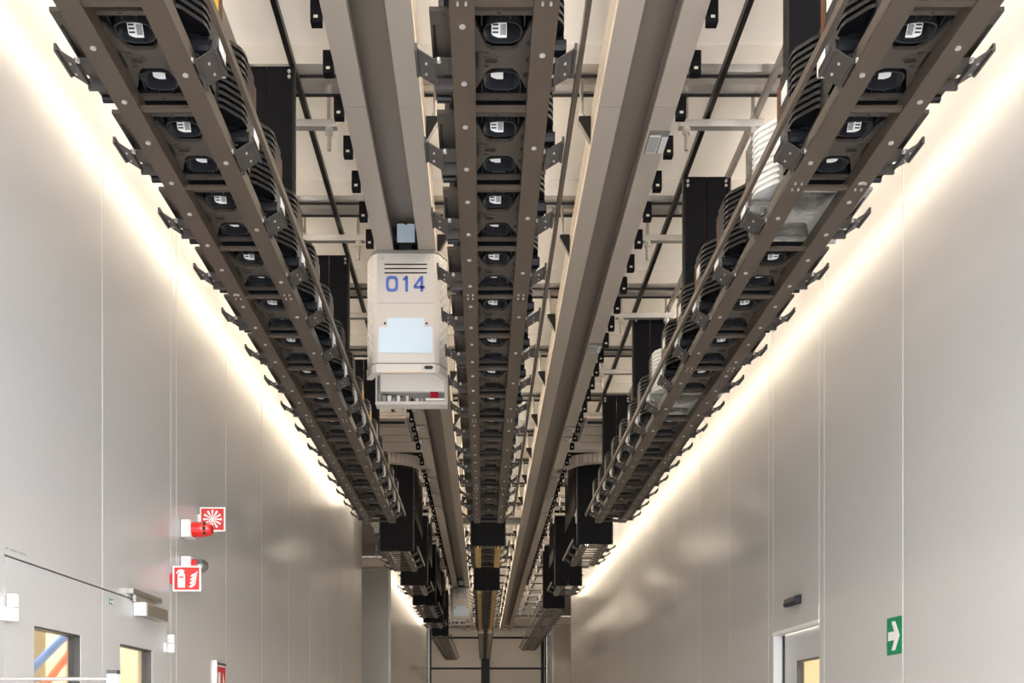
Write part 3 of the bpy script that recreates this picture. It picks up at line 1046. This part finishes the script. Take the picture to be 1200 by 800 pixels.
def digits(txt, x, z, w, h, gap, sw, yf):
    mb = MB()
    for ch in txt:
        a, b = x, x + w
        c = w * 0.22
        if ch in '08':
            mb.ring(ellipse((a + b) / 2, z + h / 2, w / 2 + sw / 2, h / 2 + sw / 2, 32, 3.6), ellipse((a + b) / 2, z + h / 2, w / 2 - sw / 2, h / 2 - sw / 2, 32, 3.6), 'y', yf - 0.0012, yf)
            if ch == '8':
                stroke(mb, [(a, z + h / 2), (b, z + h / 2)], sw, yf)
        elif ch == '1':
            m_ = (a + b) / 2 + w * 0.12
            stroke(mb, [(m_, z - sw / 2), (m_, z + h + sw / 2)], sw, yf)
            stroke(mb, [(m_ - w * 0.38, z + h - w * 0.25), (m_, z + h)], sw * 0.9, yf)
        elif ch == '4':
            stroke(mb, [(b - w * 0.2, z - sw / 2), (b - w * 0.2, z + h + sw / 2)], sw, yf)
            stroke(mb, [(a - w * 0.05, z + h * 0.24), (b + w * 0.12, z + h * 0.24)], sw, yf)
            stroke(mb, [(a, z + h * 0.26), (b - w * 0.28, z + h)], sw * 0.9, yf)
        elif ch == '6':
            stroke(mb, [(b, z + h), (a + c, z + h), (a, z + h - c), (a, z + c), (a + c, z), (b - c, z), (b, z + c), (b, z + h * 0.5), (a, z + h * 0.5)], sw, yf)
        x += w + gap
    return mb


def vehicle(y, num, ink, label, detail=True):
    v = empty('transport_vehicle', (-0.4525, y, ZT - 0.72))
    H = 0.715
    # front cover: flat face, canted corners
    prof = [(-0.168, 0.0), (0.168, 0.0), (0.196, 0.02), (0.237, 0.11), (0.237, 0.135), (-0.237, 0.135), (-0.237, 0.11), (-0.196, 0.02)]
    def ushell(k, dy, th):
        q = [(x * k, yy + dy) for (x, yy) in prof]
        o_ = [q[4], q[3], q[2], q[1], q[0], q[7], q[6], q[5]]
        i_ = [(math.copysign(abs(x) - th, x), yy + (0 if i in (0, 7) else th)) for i, (x, yy) in enumerate(o_)]
        return o_ + i_[::-1]
    cover = MB().prism(ushell(1.0, 0.0, 0.02), 'z', 0.06, H - 0.012).build('front_cover', VEH, v, 0.004)
    MB().prism([(x * 1.01, yy - 0.004) for (x, yy) in prof], 'z', H - 0.012, H + 0.006).build('top_trim', VEHD, v, 0.003)
    # bottom lip
    MB().prism(ushell(1.015, -0.010, 0.03), 'z', 0.0, 0.05).build('bottom_lip', VEH, v, 0.006)
    MB().prism(ushell(0.995, -0.002, 0.02), 'z', 0.05, 0.06).build('lip_seam', VEHD, v)
    lamps = MB()
    for xx in (-0.11, -0.02, 0.05, 0.17):
        lamps.box(xx, xx + (0.05 if xx < 0.1 else 0.02), -0.0125, -0.0095, 0.003, 0.008)
    lamps.build('marker_lights', mat('pale_amber', (0.85, 0.62, 0.3), 0.4), v)
    # pale blue stepped panel
    MB().prism([(-0.158, 0.118), (0.158, 0.118), (0.158, 0.270), (0.108, 0.270), (0.108, 0.322), (-0.108, 0.322), (-0.108, 0.270), (-0.158, 0.270)], 'y', -0.004, 0.0).build('blue_panel', BLUEP, cover)
    if detail:
        for xx in (-0.122, 0.122):
            MB().box(xx - 0.006, xx + 0.006, -0.002, 0.0, 0.285, 0.297).build('socket', BLACKM, cover)
        for q in range(3):
            MB().box(-0.125, 0.125, -0.0015, 0.0, 0.583 + q * 0.025, 0.590 + q * 0.025).build('vent_slot', BLACKM, cover)
        for xx in (-0.135, 0.135):
            MB().tube((xx, -0.003, 0.672), (xx, 0.0, 0.672), 0.007, 10).build('screw', STEEL, cover)
        bx('seam', VEHD, cover, -0.168, 0.168, -0.0006, 0.0, 0.409, 0.411)
        # latch recess at the lip
        MB().box(0.095, 0.168, -0.0135, -0.0095, 0.012, 0.046).build('latch_plate', STEEL, v)
        MB().prism(ellipse(0.135, 0.028, 0.026, 0.010, 14, 3), 'y', -0.016, -0.0135).build('latch', BLACKM, v)
        # diamond relief on the canted corners
        dm = MB()
        for sx in (-1, 1):
            P0, P1 = Vector((sx * 0.199, 0.027, 0)), Vector((sx * 0.235, 0.105, 0))
            for q in range(12):
                for dr in (0, 1):
                    z0 = 0.10 + q * 0.05
                    A = (P0 if dr == 0 else P1) + Vector((sx * 0.001, -0.001, z0))
                    B = (P1 if dr == 0 else P0) + Vector((sx * 0.001, -0.001, z0 + 0.075))
                    dm.tube(A, B, 0.0022, 4)
        dm.build('diamond_relief', WPLAST, cover)
    nm = digits(num, -0.108, 0.485, 0.055, 0.075, 0.024, 0.017, -0.0004)
    nm.build('number', ink, cover)
    # rear cover with an open front showing the electronics
    MB().box(-0.237, 0.225, 0.63, 0.66, 0.0, H).build('rear_cover', VEH, v, 0.004)
    MB().box(-0.237, -0.225, 0.565, 0.63, 0.0, 0.30).build('rear_cheek', VEH, v)
    MB().box(0.205, 0.225, 0.565, 0.63, 0.0, 0.30).build('rear_cheek', VEH, v)
    MB().box(-0.237, 0.225, 0.555, 0.66, -0.012, 0.008).build('rear_lip', VEH, v, 0.003)
    MB().box(-0.205, 0.205, 0.570, 0.600, 0.075, 0.32).build('inner_plate', WPLAST, v)
    bay = MB().box(-0.205, 0.205, 0.60, 0.63, 0.008, 0.10).build('electronics_bay', VEHD, v)
    for q in range(9):
        x = -0.19 + q * 0.03
        w = 0.012 + 0.012 * random.random()
        MB().box(x, x + w, 0.575 + 0.01 * random.random(), 0.60, 0.012, 0.03 + 0.035 * random.random()).build('component', random.choice([STEEL, WPLAST, BLACKM, VEHD]), bay)
    MB().tube((-0.19, 0.585, 0.06), (-0.06, 0.585, 0.045), 0.004, 6).build('cable', BLACKM, bay)
    MB().box(0.085, 0.205, 0.565, 0.63, 0.015, 0.03).build('sensor_tray', WPLAST, bay)
    MB().box(0.115, 0.165, 0.572, 0.61, 0.03, 0.08).build('red_sensor', REDLED, bay)
    # bridge over the gripper bay and hoist belts
    MB().box(-0.20, 0.20, 0.20, 0.62, H - 0.10, H - 0.01).build('bridge', VEHD, v)
    MB().box(-0.15, 0.15, 0.28, 0.54, 0.42, 0.50).build('gripper', VEHD, v)
    for sx in (-1, 1):
        MB().box(sx * 0.12 - 0.015, sx * 0.12 + 0.015, 0.40, 0.42, 0.50, H - 0.10).build('hoist_belt', BLACKM, v)
    # running unit in the slot of the track
    MB().box(-0.035, 0.035, -0.02, 0.64, H + 0.006, H + 0.13).build('running_gear', BLACKM, v)
    MB().box(-0.060, 0.060, 0.03, 0.12, H + 0.05, H + 0.12).build('running_gear', BLACKM, v)
    for sx in (-1, 1):
        for yy in (0.05, 0.58):
            MB().tube((sx * 0.036, yy, H + 0.10), (sx * 0.066, yy, H + 0.10), 0.045, 16).build('wheel', BLACKM, v)
    fl = MB()
    fl.add([(-0.048, -0.035, H + 0.035), (0.055, -0.035, H + 0.035), (0.055, -0.045, H + 0.135), (0.020, -0.045, H + 0.140), (0.004, -0.045, H + 0.130), (-0.012, -0.045, H + 0.140), (-0.048, -0.045, H + 0.138),
            (-0.048, -0.030, H + 0.035), (0.055, -0.030, H + 0.035), (0.055, -0.040, H + 0.135), (0.020, -0.040, H + 0.140), (0.004, -0.040, H + 0.130), (-0.012, -0.040, H + 0.140), (-0.048, -0.040, H + 0.138)],
           [(0, 1, 2, 3, 4, 5, 6), (13, 12, 11, 10, 9, 8, 7)] + [(i, (i + 1) % 7, 7 + (i + 1) % 7, 7 + i) for i in range(7)])
    fl.build('film_flap', BLUEP, v)
    tag(v, label, 'vehicle')
    return v


vehicle(6.0, '014', BLUET, 'white hanging transport vehicle numbered 014 with pale blue panel')
vehicle(21.2, '016', GHOST, 'small distant transport vehicle with bright panel hanging far down the corridor', True)


# ------------------------------------------------------------------ signs and fittings
def flag_sign(y, x0, x1, z0, z1, kind, label):
    o = empty('safety_sign', ((x0 + x1) / 2, y, (z0 + z1) / 2))
    w, h = (x1 - x0) / 2, (z1 - z0) / 2
    MB().box(-w, w, 0, 0.004, -h, h).build('plate', WHITE, o)
    MB().box(-w * 0.88, w * 0.88, -0.001, 0.0, -h * 0.88, h * 0.88).build('red_field', RED, o)
    pm = MB()
    if kind == 'spray':
        for q in range(12):
            a = 2 * math.pi * q / 12
            c, s_ = math.cos(a), math.sin(a)
            r0, r1 = 0.010, w * 0.74
            w0, w1 = 0.0022, 0.0075
            pm.prism([(c * r0 - s_ * w0, s_ * r0 + c * w0), (c * r0 + s_ * w0, s_ * r0 - c * w0), (c * r1 + s_ * w1, s_ * r1 - c * w1), (c * r1 - s_ * w1, s_ * r1 + c * w1)], 'y', -0.002, -0.001)
        pm.prism(ellipse(0, 0, 0.014, 0.014, 12), 'y', -0.002, -0.001)
    else:
        pm.box(-w * 0.64, -w * 0.12, -0.002, -0.001, -h * 0.72, h * 0.30)
        pm.prism([(-w * 0.64, h * 0.30), (-w * 0.12, h * 0.30), (-w * 0.24, h * 0.50), (-w * 0.50, h * 0.50)], 'y', -0.002, -0.001)
        pm.prism([(-w * 0.5, h * 0.50), (-w * 0.2, h * 0.50), (-w * 0.15, h * 0.62), (-w * 0.36, h * 0.74), (-w * 0.60, h * 0.68), (-w * 0.76, h * 0.42), (-w * 0.68, h * 0.38), (-w * 0.56, h * 0.56)], 'y', -0.002, -0.001)
        for q in range(4):
            zz = -h * 0.66 + q * h * 0.28
            x0 = w * (0.14 + 0.04 * q)
            pm.prism([(x0, zz), (x0 + w * 0.20, zz - h * 0.06), (x0 + w * 0.44, zz + h * 0.14), (x0 + w * 0.52, zz + h * 0.42), (x0 + w * 0.34, zz + h * 0.24), (x0 + w * 0.14, zz + h * 0.16)], 'y', -0.002, -0.001)
        MB().box(-w * 0.52, -w * 0.24, -0.003, -0.002, h * 0.05, h * 0.16).build('mark', RED, o)
    pm.build('pictogram', WHITE, o)
    MB().box(-w - 0.012, -w, -0.004, 0.010, -h * 0.4, h * 0.4).build('wall_bracket', RED if kind != 'spray' else WHITE, o)
    tag(o, label, 'sign')


flag_sign(6.42, -1.776, -1.616, 1.18 + E, 1.332 + E, 'spray', 'square red sign with white sunburst, above the beacons on left wall')
flag_sign(5.86, -1.776, -1.614, 0.735 + E, 0.880 + E, 'ext', 'square red fire extinguisher sign projecting from the left wall above the door closer')


def beacon(y, z, clear, label):
    o = empty('alarm_beacon', (XL, y, z))
    bx('base_box', WPLAST, o, 0.0, 0.062, -0.05, 0.05, -0.052, 0.052, bevel=0.004)
    bx('base_rim', VEHD, o, 0.0, 0.005, -0.052, 0.052, -0.054, 0.054)
    r = 0.046
    if not clear:
        b = MB().tube((0.062, 0, 0), (0.115, 0, 0), r, 20, r * 0.98).tube((0.115, 0, 0), (0.165, 0, 0), r * 0.98, 20, r * 0.80).tube((0.165, 0, 0), (0.178, 0, 0), r * 0.8, 20, r * 0.6)
        b.build('red_sounder', REDP, o)
        for q in range(3):
            a = -math.pi / 2 + (q - 1) * 0.7
            MB().box(0.132, 0.146, math.sin(a) * r * 0.93 - 0.004, math.sin(a) * r * 0.93 + 0.004, math.cos(a) * r * 0.9 - 0.011, math.cos(a) * r * 0.9 + 0.011).build('sound_slot', BLACKM, o)
    else:
        MB().tube((0.062, 0, 0), (0.092, 0, 0), r * 0.9, 20).build('red_collar', REDP, o)
        MB().tube((0.092, 0, 0), (0.128, 0, 0), r * 0.86, 20).tube((0.128, 0, 0), (0.150, 0, 0), r * 0.86, 20, r * 0.45).build('clear_dome', CLEARP, o)
        MB().tube((0.092, 0, 0), (0.125, 0, 0), 0.012, 10).build('flash_tube', WHITE, o)
    tag(o, label, 'beacon')


beacon(6.10, 1.132 + E, False, 'red alarm sounder on a grey box, below the sunburst sign')
beacon(6.10, 0.915 + E, True, 'alarm light with clear dome on grey box, behind the extinguisher sign')

# low sign frame on the left wall
o = empty('wall_sign', (XL, 6.84, 0.27 + E))
bx('edge_strip', ALU, o, 0.0, 0.018, -0.02, 0.0, -0.35, 0.125)
bx('plate', WHITE, o, 0.0, 0.006, 0.0, 0.27, -0.35, 0.115)
bx('frame', CHAR, o, 0.0, 0.008, 0.0, 0.27, 0.10, 0.115)
bx('red_field', RED, o, 0.006, 0.008, 0.02, 0.25, -0.16, 0.09)
bx('pictogram', WHITE, o, 0.008, 0.009, 0.05, 0.11, -0.13, 0.05)
MB().prism([(0.15, -0.12), (0.21, -0.12), (0.22, -0.02), (0.18, 0.05), (0.17, -0.03)], 'x', 0.008, 0.009).build('pictogram', WHITE, o)
tag(o, 'red and white framed sign low on left wall, beyond the double door', 'sign')

# escape arrow on the right wall
o = empty('exit_sign', (XR, 5.272, 0.432 + E))
bx('plate', GREEN, o, -0.004, 0.0, -0.093, 0.093, -0.096, 0.096)
s_ = 0.076
ar = [(-0.95, -0.02), (-0.20, 0.98), (0.38, 0.98), (-0.08, 0.30), (0.98, 0.30), (0.98, -0.30), (-0.08, -0.30), (0.38, -0.98), (-0.20, -0.98)]
MB().prism([(y * s_, z * s_) for (y, z) in ar], 'x', -0.0055, -0.004).build('arrow', WHITE, o)
tag(o, 'green escape sign with white arrow on the right wall', 'sign')

# door sensor on the right wall
o = empty('door_sensor', (XR, 6.94, 0.80 + E))
MB().prism([(-0.11, 0.0), (0.11, 0.0), (0.11, 0.07), (-0.11, 0.07)], 'y', -0.001, 0.001)
sb = MB()
sb.prism([(0.0, -0.026), (-0.045, -0.026), (-0.052, -0.010), (-0.040, 0.028), (0.0, 0.034)], 'y', -0.13, 0.13)
sb.build('housing', mat('sensor_slate', (0.02, 0.022, 0.03), 0.4, 0, 0.25), o, 0.006)
bx('lens', BLACKM, o, -0.046, -0.03, -0.10, 0.10, -0.030, -0.026)
tag(o, 'dark door sensor mounted above the sliding door on right wall', 'sensor')

# tall trolley frame at the lower left edge
o = empty('trolley_frame', (-1.38, 3.2, 0))
top = 0.155 + E
for xx, w in ((0.225, 0.015), (-0.225, 0.015)):
    bx('post', WPLAST if xx > 0 else STEEL, o, xx - w, xx + w, -0.015, 0.015, 0.12, top - 0.012)
    bx('post_cap', CHAR, o, xx - w - 0.001, xx + w + 0.001, -0.016, 0.016, top - 0.012, top)
MB().tube((-0.22, 0, top - 0.028), (0.21, 0, top - 0.028), 0.006, 10).build('top_bar', STEEL, o)
bx('base', STEEL, o, -0.25, 0.25, -0.25, 0.25, 0.10, 0.13)
for xx in (-0.2, 0.2):
    for yy in (-0.2, 0.2):
        MB().tube((xx - 0.015, yy, 0.05), (xx + 0.015, yy, 0.05), 0.05, 16).build('castor', BLACKM, o)
tag(o, 'pale metal trolley frame in front of the double door', 'trolley')
